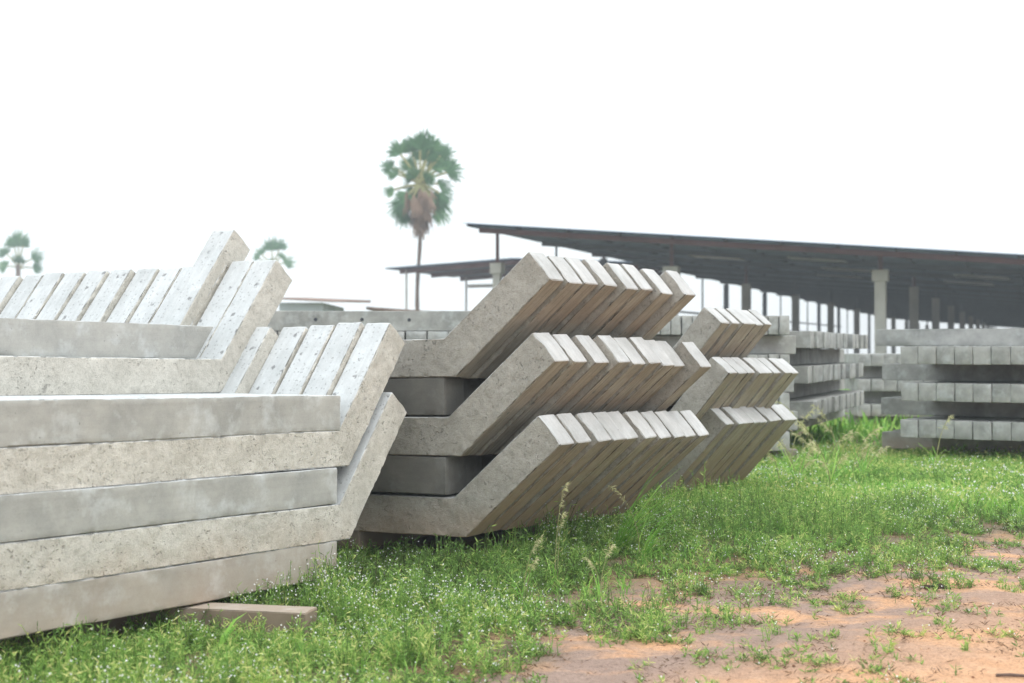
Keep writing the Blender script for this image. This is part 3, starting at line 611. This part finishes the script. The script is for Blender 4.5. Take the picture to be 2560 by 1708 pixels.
def palm(name, label, base, trunk_top, leaves, skirt, sc, seed, trunk_r=(.2, .16)):
    rg = random.Random(seed); root = empty(name, base); tag(root, label, 'palm tree', 'palmyra palms on the skyline'); bpy.context.view_layer.update()
    c = Vector(trunk_top); m = MB(); n = 14; pts = [(base[0] + (c.x - base[0]) * i / n + .04 * math.sin(i * .8), base[1], base[2] + (c.z + .3 - base[2]) * i / n) for i in range(n + 1)]
    m.tube(pts, [trunk_r[0] + (trunk_r[1] - trunk_r[0]) * i / n + .012 * (i % 2) for i in range(n + 1)], 10); child(m.build('trunk', M_trunk, smooth=True), root)
    V, Q, T = [], [], []
    pm = MB()
    for (dx, dz, L) in leaves:
        dy = rg.uniform(-.5, .5) * sc; base_ = c + Vector((dx * .78, dy * .6, dz * .78)); d = Vector((dx, dy, dz)).normalized() if (dx or dz) else Vector((0, -1, .3))
        side = Vector((rg.uniform(-.4, .4), -1, rg.uniform(.2, .7)))
        fan(V, Q, T, base_, d + Vector((0, 0, .1)), side, L * .92, rg.uniform(1.0, 1.35), rg.uniform(.3, .8), tv=rg.uniform(.3, .7), rg=rg)
        fan(V, Q, T, base_, d + Vector((rg.uniform(-.2, .2), .3, -.2)), side + Vector((.5, .3, 0)), L * .7, rg.uniform(.9, 1.2), rg.uniform(.4, .9), tv=rg.uniform(.2, .5), rg=rg)
        pm.tube([tuple(c), tuple((c + base_) / 2 + Vector((0, 0, .1 * L))), tuple(base_)], [.07 * sc, .06 * sc, .05 * sc], 5)
    me = np_mesh('crown', [tuple(v) for v in V], Q, [M_frond], tint=T); child(link('crown', me), root)
    child(pm.build('petioles', M_straw_s), root)
    if skirt:
        V, Q, T = [], [], []
        for k in range(90):
            a = rg.uniform(0, 2 * math.pi); h = rg.random(); rr = skirt[0] * (1 - h) ** .65 * rg.uniform(.4, 1.0)
            p = c + Vector((math.cos(a) * rr * .8, math.sin(a) * rr * .8, -skirt[1] - skirt[2] * h * .8)); d = Vector((math.cos(a) * .22, math.sin(a) * .22, -1))
            fan(V, Q, T, p + Vector((0, 0, .5)), d, Vector((math.cos(a), math.sin(a), .3)), rg.uniform(.55, .95), rg.uniform(.3, .55), .1, n=8, tv=rg.uniform(.2, .8), rg=rg)
        child(link('dead_leaf_skirt', np_mesh('dead_leaf_skirt', [tuple(v) for v in V], Q, [M_dead], tint=T)), root)
    return root
M_straw_s = simple('petiole', (.30, .30, .14), .7)
Yp = 60.0; k_ = Yp / F
cpx, cpy = 1051, 462
L_ = [((p[0] / 2.851 + 900 - cpx) * k_, -(p[1] / 2.851 + 300 - cpy) * k_, s) for p, s in
      (((430, 150), 1.15), ((355, 160), 1.0), ((510, 150), 1.05), ((250, 185), .85), ((610, 190), .9), ((540, 230), .9), ((175, 310), .65), ((230, 370), .7), ((190, 505), .55), ((670, 345), .9), ((620, 300), .9),
       ((590, 450), .8), ((600, 540), .8), ((300, 560), .75), ((380, 500), .8), ((580, 590), .75), ((360, 420), .6), ((530, 600), .75), ((430, 540), .8), ((360, 600), .7), ((470, 420), .6))]
cc = at(cpx, cpy, Yp)
palm('palm_tree', 'tall palm with a full green crown and brown skirt of dead leaves', (at(1041, 800, Yp)[0], Yp, 0), (cc[0], Yp, cc[2]), L_ + [(-.5, .9, .9), (.2, 1.3, 1.0), (.6, .9, .9), (-.25, .35, .7), (.35, .2, .7), (-.9, -.9, .9), (.9, -.9, .9), (0, -1.0, .9), (-.55, -.5, .8), (.5, -.45, .9), (.85, -1.3, .8), (-.8, -1.4, .8), (.2, -.6, .8)], (1.25, .65, 1.7), 1.0, 3, (.085, .07))
Yq = 105.; k_ = Yq / F
c1 = at(46, 672, Yq); L1 = [((p[0] / 2.136 - 46) * k_, -(p[1] / 2.136 + 500 - 672) * k_, s) for p, s in (((95, 215), 1.25), ((60, 205), .9), ((130, 210), .9), ((10, 265), .8), ((190, 300), 1.0), ((105, 330), .9), ((20, 350), .7), ((190, 360), .7))]
L1 = [(a, b, c * 1.25) for a, b, c in L1]
palm('palm_tree', 'distant palm at the left edge of the view with few fan leaves', (c1[0], Yq, 0), tuple(c1), L1, None, 1.0, 5, (.2, .16))
c2 = at(682, 670, Yq); L2 = [((p[0] / 2.136 - 682) * k_, -(p[1] / 2.136 + 500 - 670) * k_, s) for p, s in (((1450, 245), 1.1), ((1500, 230), .9), ((1375, 270), .7), ((1365, 300), .5), ((1530, 330), .9), ((1505, 290), .5), ((1450, 330), .6))]
L2 = [(a, b, c * 1.15) for a, b, c in L2]
palm('palm_tree', 'distant palm peeping out just right of the highest left stack arm', (c2[0], Yq, 0), tuple(c2), L2, None, 1.0, 9, (.2, .16))

# ------------------------------------------------------------------ vegetation (stuff)
R_ = np.random.RandomState(11)
def inside_stack(x, y):
    r = np.zeros(len(x), bool)
    for S, lo, hi, dep in ((SM, -2.0, .05, 1.45), (SN, -1.5, 0, 1.2), (SL, -2.4, .0, 1.6)):
        p = S['rows'][-1 if S is not SL else 0]['pos']; dx = x - p[0]; dy = y - p[1]; c, s = math.cos(S['yaw']), math.sin(S['yaw'])
        u = dx * c + dy * s; v = -dx * s + dy * c; r |= (u > lo) & (u < hi) & (v > .16) & (v < dep)
    return r
def visible(x, y, margin=.25):
    return (np.abs(x) < .36 * y + margin) & (y > 3.6)
def scatter(N, xr, yr, dens, seed):
    rs = np.random.RandomState(seed); x = rs.uniform(*xr, N); y = rs.uniform(*yr, N); k = visible(x, y) & ~inside_stack(x, y) & ~((x > -1.45) & (x < -.71) & (y > 4.92 - .19 * (x + .8)) & (y < 5.24 - .19 * (x + .8)) & (rs.rand(N) < .50)); x, y = x[k], y[k]
    d = dens(x, y); k = rs.rand(len(x)) < d; return x[k], y[k]
class Bag:
    def __init__(s): s.V = []; s.Q = []; s.T = []; s.M = []; s.n = 0
    def add(s, V, Q, T, M):          # V (n,k,3) many copies of a k-vertex piece
        n, k, _ = V.shape; q = np.asarray(Q); s.V.append(V.reshape(-1, 3)); s.Q.append((q[None] + (np.arange(n) * k)[:, None, None] + s.n).reshape(-1, 4))
        s.T.append(np.repeat(T, k)); s.M.append(np.full(n * len(q), M)); s.n += n * k
    def build(s, name, mats, label=None, cat=None, kind='stuff'):
        me = np_mesh(name, np.concatenate(s.V), np.concatenate(s.Q), mats, np.concatenate(s.M), tint=np.clip(np.concatenate(s.T), 0, 1)); o = link(name, me); tag(o, label, cat, kind=kind); return o
def blades(bag, base, az, lean, L, W, curl, tint, mat):
    """curved blades: base (n,3)"""
    n = len(base); d = np.stack([np.cos(az), np.sin(az), np.zeros(n)], 1); s = np.stack([-np.sin(az), np.cos(az), np.zeros(n)], 1); up = np.array([0, 0, 1.])
    V = []
    for f, wf in ((0, .7), (.4, 1.), (.75, .7), (1, .08)):
        ang = lean + curl * f; p = base + d * (L * f * np.sin(ang))[:, None] + up * (L * f * np.cos(ang))[:, None]
        V += [p - s * (W * wf / 2)[:, None], p + s * (W * wf / 2)[:, None]]
    bag.add(np.stack(V, 1), [[0, 1, 3, 2], [2, 3, 5, 4], [4, 5, 7, 6]], tint, mat)
def quadleaf(bag, p, d, s, L, W, tint, mat):
    V = np.stack([p, p + d * (L * .45)[:, None] + s * (W / 2)[:, None], p + d * L[:, None], p + d * (L * .45)[:, None] - s * (W / 2)[:, None]], 1); bag.add(V, [[0, 1, 2, 3]], tint, mat)
def unit(v): return v / np.linalg.norm(v, axis=1)[:, None]

def herbs(bag, x, y, H, seed, flower=.8, leafn=8, scale=1.0, tb=0.0, big=1.0):
    """narrow-leaved flowering weeds: a branching stem, paired leaves, tiny white flowers"""
    rs = np.random.RandomState(seed); n = len(x); z0 = ground_z(x, y) - .005; base = np.stack([x, y, z0], 1)
    az = rs.uniform(0, 2 * np.pi, n); lean = rs.uniform(0, .55, n); top = base + np.stack([np.cos(az) * np.sin(lean) * H, np.sin(az) * np.sin(lean) * H, np.cos(lean) * H], 1)
    tn = rs.uniform(.2, .8, n) + tb
    w = rs.uniform(.0010, .0018, n) * scale
    sx = np.stack([np.ones(n), np.zeros(n), np.zeros(n)], 1)
    V = np.stack([base - sx * w[:, None], base + sx * w[:, None], top + sx * w[:, None] * .6, top - sx * w[:, None] * .6], 1); bag.add(V, [[0, 1, 2, 3]], tn * .8, 0)
    for k in range(leafn):
        f = (k + rs.uniform(.2, 1, n)) / leafn; p = base + (top - base) * f[:, None]; a = rs.uniform(0, 2 * np.pi, n); el = rs.uniform(-.1, 1.0, n)
        d = np.stack([np.cos(a) * np.cos(el), np.sin(a) * np.cos(el), np.sin(el)], 1); s = unit(np.cross(d, rs.normal(size=(n, 3)) + [0, 0, 1.5]))
        quadleaf(bag, p, d, s, rs.uniform(.012, .028, n) * big, rs.uniform(.0022, .0048, n) * scale * big, tn + rs.uniform(-.25, .25, n) + (f - .5) * .3, 0)
    m = rs.rand(n) < flower * np.clip(1 + 2.6 * noise2(x, y, 2.2, 301) + 1.2 * noise2(x, y, 9, 302), .08, 3)
    for k in range(2):
        mm = m & (rs.rand(n) < (1 if k == 0 else .55)); q = mm.sum()
        if not q: continue
        p = top[mm] + rs.normal(size=(q, 3)) * [.006, .006, .004] * (1 + k * 2); r = rs.uniform(.0016, .0040, q) * scale
        for flip in range(2):
            nrm = unit(rs.normal(size=(q, 3)) * .6 + [0, -.3, 1.0]) if flip == 0 else unit(rs.normal(size=(q, 3)) * .4 + [0, -1, .3])
            u = unit(np.cross(nrm, rs.normal(size=(q, 3)))); v = np.cross(nrm, u)
            V = np.stack([p - u * r[:, None], p - v * r[:, None], p + u * r[:, None], p + v * r[:, None]], 1); bag.add(V, [[0, 1, 2, 3]], rs.rand(q), 1)

def patchn(x, y, s, seed): return noise2(x, y, s, seed) * .6 + noise2(x, y, s * 2.3, seed + 1) * .4
def cover(x, y):
    """share of the ground covered by weeds"""
    s = soil_side(x, y); c = np.interp(s, [-1.2, -.4, .1, .7, 1.3, 2.0], [1.0, .84, .60, .42, .10, .0])
    p = patchn(x, y, 4.2, 31)
    return np.clip(c + p * np.interp(s, [-1.5, -.5, 0, 1.5], [.25, .8, 1.5, 1.1]) - np.interp(s, [0, 1], [0, .06]), 0, 1) * (s < 2.6)
def clump(x, y, per, rad_, seed):
    rs = np.random.RandomState(seed); n = len(x); x = np.repeat(x, per) + rs.normal(0, rad_, n * per); y = np.repeat(y, per) + rs.normal(0, rad_, n * per); k = ~inside_stack(x, y); return x[k], y[k]
bag = Bag()
# dense weeds close by: plants of several stems each
x, y = scatter(24000, (-2.6, 3.8), (3.6, 8.4), lambda x, y: cover(x, y) ** 1.3 * .60 * np.clip(1.0 + 1.5 * patchn(x, y, 6, 401), .10, 1.4), 1)
tall = np.clip(1.0 + 1.4 * patchn(x, y, 1.6, 77), .45, 2.0) * np.interp(soil_side(x, y), [-1.3, -.3, .4, 1.2], [1.15, .72, .42, .26])
hgt = (.065 + .09 * R_.rand(len(x)) ** 1.5) * tall; pl = hgt
rs0 = np.random.RandomState(77); per = 6; X2 = np.repeat(x, per) + rs0.normal(0, .02, len(x) * per); Y2 = np.repeat(y, per) + rs0.normal(0, .02, len(x) * per); H2 = np.repeat(hgt, per) * rs0.uniform(.45, 1.08, len(x) * per)
k = ~inside_stack(X2, Y2) & (rs0.rand(len(X2)) < np.interp(soil_side(X2, Y2), [-.6, .2, 1.2], [1, .55, .32])); tnt = np.repeat(rs0.uniform(-.32, .2, len(x)) + .3 * patchn(x, y, 1.0, 88), per)[k]
herbs(bag, X2[k], Y2[k], H2[k], 2, flower=.19, leafn=9, scale=1.0, tb=tnt, big=1.3)
# farther weeds, larger simple pieces
x, y = scatter(70000, (-1, 5.6), (8.4, 13), lambda x, y: np.clip(cover(x, y), 0, 1) * .55, 3)
herbs(bag, x, y, (.06 + .07 * R_.rand(len(x))) * (1 + .5 * patchn(x, y, 1.2, 78)), 4, flower=.08, leafn=5, scale=1.9, tb=.15 + .3 * patchn(x, y, .9, 89), big=1.7)
# lone tiny plants out on the open soil
x, y = scatter(900, (0, 4.2), (3.8, 9), lambda x, y: (soil_side(x, y) > .5) * .22 * np.clip(.6 + patchn(x, y, 2.4, 95), 0, 1), 44); k = clump(x, y, 9, .012, 45)
herbs(bag, k[0], k[1], rs0.uniform(.015, .035, len(k[0])), 46, flower=.02, leafn=5, scale=1.1, tb=.1)
weeds = bag.build('flowering_weeds', [M_weed, M_flower]); weeds['label'] = 'low green weeds with tiny white flowers over the orange soil'; weeds['category'] = 'weeds'
print('weeds', len(weeds.data.polygons))
# grass: bright blades in tufts
bag = Bag()
def tuftgrass(N, xr, yr, dens, seed, Lr, Wr, tb=0.0):
    x, y = scatter(N, xr, yr, dens, seed); n = len(x); rs = np.random.RandomState(seed + 1)
    for k in range(5):
        jx = rs.normal(0, .012, n); jy = rs.normal(0, .012, n); b = np.stack([x + jx, y + jy, ground_z(x, y) - .006], 1)
        blades(bag, b, rs.uniform(0, 2 * np.pi, n), rs.uniform(0, .5, n), rs.uniform(*Lr, n), rs.uniform(*Wr, n), rs.uniform(.1, 1.1, n), rs.uniform(.1, .85, n) + tb + .25 * patchn(x, y, 1.2, 91), 0)
tuftgrass(19000, (-2.6, 3.4), (3.6, 8.2), lambda x, y: (soil_side(x, y) < -.1) * np.clip(.10 + .9 * np.clip(patchn(x, y, 1.6, 51) - .1, 0, 1) * 2, 0, 1), 5, (.04, .11), (.002, .0045))
tuftgrass(1300, (-.4, 3.6), (3.8, 8.5), lambda x, y: (soil_side(x, y) > -.1) * (soil_side(x, y) < 1.3) * np.clip(patchn(x, y, 3.5, 61) * 2 - .2, 0, 1) * .5, 8, (.015, .05), (.002, .004), .1)
tuftgrass(60000, (-2, 7), (8.2, 14), lambda x, y: (soil_side(x, y) < 0) * np.clip(.5 + patchn(x, y, 1.0, 52), .2, 1), 6, (.05, .14), (.003, .007), .12)
tuftgrass(30000, (-8, 14), (14, 40), lambda x, y: np.full(len(x), .6), 7, (.12, .3), (.01, .03), .1)
grass = bag.build('grass', [M_grass]); grass['label'] = 'bright green grass blades growing among the weeds'; grass['category'] = 'grass'
print('grass', len(grass.data.polygons))
# brown dry stems and tiny litter on the bare soil
bag = Bag(); x, y = scatter(26000, (-.9, 4), (3.8, 8.8), lambda x, y: (soil_side(x, y) > -.8) * np.clip(cover(x, y) * 1.1 + .03, 0, 1) * 1.0, 12); n = len(x); rs = np.random.RandomState(8)
for k in range(3):
    p = np.stack([x + rs.normal(0, .01, n), y + rs.normal(0, .01, n), ground_z(x, y) + rs.uniform(0, .008, n)], 1); a = rs.uniform(0, 6.28, n); el = rs.uniform(0, .7, n)
    d = np.stack([np.cos(a) * np.cos(el), np.sin(a) * np.cos(el), np.sin(el)], 1); s = unit(np.cross(d, rs.normal(size=(n, 3))))
    quadleaf(bag, p, d, s, rs.uniform(.010, .038, n), rs.uniform(.002, .0045, n), rs.rand(n), 0)
lit = bag.build('litter', [M_twig]); lit['label'] = 'tiny brown dead stems scattered on the bare orange soil'; lit['category'] = 'litter'

# crumbs and pebbles of soil
bag = Bag(); x, y = scatter(9000, (-.6, 4.2), (3.8, 8.6), lambda x, y: (soil_side(x, y) > -.2) * .30 * np.clip(.5 + patchn(x, y, 2, 71), .05, 1), 14); n = len(x); rs = np.random.RandomState(9)
r = .0012 + .0035 * rs.rand(n) ** 4; c = np.stack([x, y, ground_z(x, y) + r * .2], 1)
oct8 = np.array([[-1, -1, -.6], [1, -1, -.6], [1, 1, -.6], [-1, 1, -.6], [-.6, -.6, .8], [.6, -.6, .8], [.6, .6, .8], [-.6, .6, .8]])
V = c[:, None, :] + (oct8[None] + rs.normal(0, .18, (n, 8, 3))) * r[:, None, None]
bag.add(V, [[0, 3, 2, 1], [4, 5, 6, 7], [0, 1, 5, 4], [1, 2, 6, 5], [2, 3, 7, 6], [3, 0, 4, 7]], rs.rand(n), 0)
M_crumb = mat_leaf('soil_crumb', [(0, (.16, .08, .05)), (.5, (.42, .22, .12)), (1, (.58, .36, .22))], 0.0)
gr = bag.build('gravel', [M_crumb]); gr['label'] = 'fine crumbs and pebbles on the orange soil'; gr['category'] = 'gravel'

# ------------------------------------------------------------------ single small things
def gpoint(px, py):
    Y = 5.0
    for _ in range(30):
        X = (px - CX) / F * Y; g_ = float(ground_z(np.array([X]), np.array([Y]))[0]); Y = (1.0 - g_) * F / (py - HY)
    return X, Y, g_
def clod(px, py, size, label, n=26, seed=0, mat=None):
    X, Y, g_ = gpoint(px, py); rs = np.random.RandomState(seed); V = []; Q = []
    for k in range(n):
        a = rs.uniform(0, 6.28); rr = size * math.sqrt(rs.rand()); c = np.array([X + rr * math.cos(a), Y + rr * .8 * math.sin(a), g_ + rs.uniform(0, size * .35) * (1 - rr / size) + .002]); s = size * rs.uniform(.14, .3); b = len(V)
        V += [tuple(c + (q + rs.normal(0, .2, 3)) * s * .5) for q in oct8]
        for q in ((0, 3, 2, 1), (4, 5, 6, 7), (0, 1, 5, 4), (1, 2, 6, 5), (2, 3, 7, 6), (3, 0, 4, 7)): Q.append([b + i for i in q])
    o = link('soil_clod', np_mesh('soil_clod', V, Q, [mat or M_clod])); tag(o, label, 'clod', 'dark clods on the bare soil')
clod(2335, 1472, .062, 'largest dark crumbly clod lying on the bare soil at right', 60, 1)
clod(1625, 1436, .035, 'small dark clod half hidden in weeds below the middle stack', 24, 2)
clod(2508, 1428, .022, 'reddish brown clod near the right edge of the bare soil', 14, 3, M_stick)
clod(2035, 1580, .020, 'flat dark clod among small tufts in the middle of the bare soil', 16, 4)
X, Y, g_ = gpoint(2488, 1690); X2, Y2, g2 = gpoint(2562, 1694)
m = MB(); m.tube([(X, Y, g_ + .004), (X * .5 + X2 * .5, Y * .5 + Y2 * .5 + .003, g_ + .006), (X2 + .02, Y2, g2 + .005)], [.0045, .0055, .004], 8); o = m.build('stick', M_stick, smooth=True); tag(o, 'dry brown stick lying on orange sand at the lower right', 'stick')

def stalk(px, py_base, py_top, label, seed, n_bl=6, heads=1, bend=.25, L=.16, dist=None, W=.004, seedmat=True, lean=0, azr=None, curlr=(.3, 1.6)):
    if dist is None: X, Y, g_ = gpoint(px, py_base)
    else:
        Y = dist; X = (px - CX) / F * Y; g_ = float(ground_z(np.array([X]), np.array([Y]))[0])
    H = 1.0 + (HY - py_top) / F * Y - g_; root = empty('tall_grass', (X, Y, g_)); tag(root, label, 'grass plant', 'tall grass plants by the stacks'); bpy.context.view_layer.update()
    rs = np.random.RandomState(seed); b = Bag(); n = n_bl
    blades(b, np.stack([X + rs.normal(0, .012, n), Y + rs.normal(0, .012, n), np.full(n, g_)], 1), (rs.uniform(0, 6.28, n) if azr is None else rs.uniform(azr[0], azr[1], n)), rs.uniform(.05, .5, n) + lean, rs.uniform(.6, 1.2, n) * L, rs.uniform(.8, 1.3, n) * W, rs.uniform(*curlr, n), rs.uniform(.3, .9, n), 0)
    me = np_mesh('blades', np.concatenate(b.V), np.concatenate(b.Q), [M_grass], tint=np.clip(np.concatenate(b.T), 0, 1)); child(link('blades', me), root)
    for h in range(heads):
        hb = H * (1 - .18 * h) * (1 if h == 0 else rs.uniform(.8, 1)); az = rs.uniform(-.5, .5) + (math.pi if rs.rand() < .5 else 0); bx = bend * rs.uniform(.6, 1.2) * hb
        pts = [(X + .01 * h + math.cos(az) * bx * f ** 2.4, Y + math.sin(az) * bx * f ** 2.4, g_ + hb * (f if f < .85 else .85 + (f - .85) * .55)) for f in np.linspace(0, 1, 9)]
        m = MB(); m.tube(pts, list(np.linspace(.0018, .0009, 9) * (1 if dist < 8 else 2.0)), 5); st = child(m.build('stem', M_straw_s), root)
        b = Bag(); ft = rs.uniform(.72, 1.0, 46); P_ = np.array([np.array([np.interp(f, np.linspace(0, 1, 9), [p[i] for p in pts]) for i in range(3)]) for f in ft]); q = len(P_)
        d = unit(np.stack([rs.normal(0, .5, q) + math.cos(az) * .6, rs.normal(0, .4, q), rs.uniform(-.9, .5, q)], 1)); s = unit(np.cross(d, rs.normal(size=(q, 3))))
        quadleaf(b, P_, d, s, rs.uniform(.012, .03, q) * (1 if Y < 8 else 1.9), rs.uniform(.002, .0035, q) * (1 if Y < 8 else 2.0), rs.rand(q), 0)
        me = np_mesh('seed_head', np.concatenate(b.V), np.concatenate(b.Q), [M_straw], tint=np.clip(np.concatenate(b.T), 0, 1)); o = link('seed_head', me); o.parent = st; o.matrix_parent_inverse = st.matrix_world.inverted()
stalk(1388, 0, 1188, 'tall grass with two pale seed heads in front of the middle stack', 1, 9, 2, .1, .2, dist=5.95, W=.004)
stalk(1530, 0, 1195, 'leafy green grass tuft leaning on the brown undersides of the middle stack', 2, 40, 0, .3, .48, W=.007, dist=6.7, lean=.25, azr=(-.5, .7), curlr=(.1, .7))
stalk(1600, 0, 1200, 'fine arching grass with drooping blades between the middle and second stack', 3, 30, 1, .5, .38, W=.004, dist=6.55, lean=.15, azr=(-1.2, 1.2))
stalk(1310, 0, 1330, 'short grass with pale hanging seed spikes in the weeds below the middle stack', 4, 10, 2, .3, .15, dist=5.6)
stalk(1500, 0, 1350, 'thin green grass with white seed spikes, right below the middle stack', 14, 10, 2, .3, .15, dist=5.5)
stalk(545, 0, 1530, 'broad-bladed bright grass beside the concrete offcut', 5, 10, 0, .2, .17, W=.013, dist=4.72)
stalk(1800, 0, 1190, 'grass tuft growing against the outer end of the second stack', 6, 26, 0, .3, .34, W=.008, dist=8.2)
for k, (px, top, D) in enumerate(((1975, 1015, 10.6), (2035, 985, 11.0), (2060, 1035, 10.4), (2095, 1000, 11.4), (2130, 1060, 10.2), (1990, 1080, 9.8), (2075, 1090, 9.6), (2340, 1030, 11.0), (2160, 1110, 10.0), (1950, 1120, 9.4))):
    stalk(px, 0, top, ['tall seeding grass just right of the second stack', 'tallest arching seed head before the dark crib gap', 'arching pale grass in the middle of the gap clump',
                       'seeding grass at the right of the gap clump', 'low bent grass before the gap between crib stacks', 'grass with feathery head close to the second stack tips', 'leaning pale grass stalk in front of the gap clump',
                       'single seed head against the right crib stack', 'short grass clump left of the right crib stack', 'grass clump at the foot of the second stack'][k], 20 + k, 20, 3 if k < 7 else 1, .45, .38, dist=D, W=.0065)

# crack line on the third-tier post
b = Bag(); pts = [(-.68, .148), (-.674, .12), (-.68, .085), (-.69, .05), (-.692, .02), (-.695, .003)]
for i in range(len(pts) - 1):
    a, c = onC(*pts[i]), onC(*pts[i + 1]); mb.beam(a, c, .0025, .0025)
o = mb.build('crack', M_roughM)
par = [q for q in bpy.data.objects if q.get('label', '').startswith('pale bent post with a thin vertical crack')][0]
bpy.context.view_layer.update(); o.parent = par; o.matrix_parent_inverse = par.matrix_world.inverted()

# bolt hole plugs on the long slabs
def psock(pref, pxs):
    par = [q for q in bpy.data.objects if q.get('label', '').startswith(pref)][0]; bpy.context.view_layer.update()
    for px, py, Y in pxs:
        h = hole(px, py, Y); h.parent = par; h.matrix_parent_inverse = par.matrix_world.inverted()
psock('long pale post with two dark holes', [(2366, 846, 13.0), (2482, 847, 12.4)])
psock('long post lying across the top layer of the long back stack', [(789, 799, 11.222), (905, 799, 11.222), (1023, 800, 11.222)])

# ------------------------------------------------------------------ haze
m = MB(); m.box(-200, 200, -45, 200, -1.5, 16)
hz = m.build('haze', None) if False else None
hm = bpy.data.materials.new('haze_air'); hm.use_nodes = True; t = hm.node_tree; t.nodes.clear(); oo = t.nodes.new('ShaderNodeOutputMaterial'); pv = t.nodes.new('ShaderNodeVolumePrincipled')
pv.inputs['Color'].default_value = (.86, .94, 1, 1); pv.inputs['Density'].default_value = .0026; t.links.new(pv.outputs[0], oo.inputs['Volume'])
hz = m.build('haze', hm); tag(hz, kind='stuff')
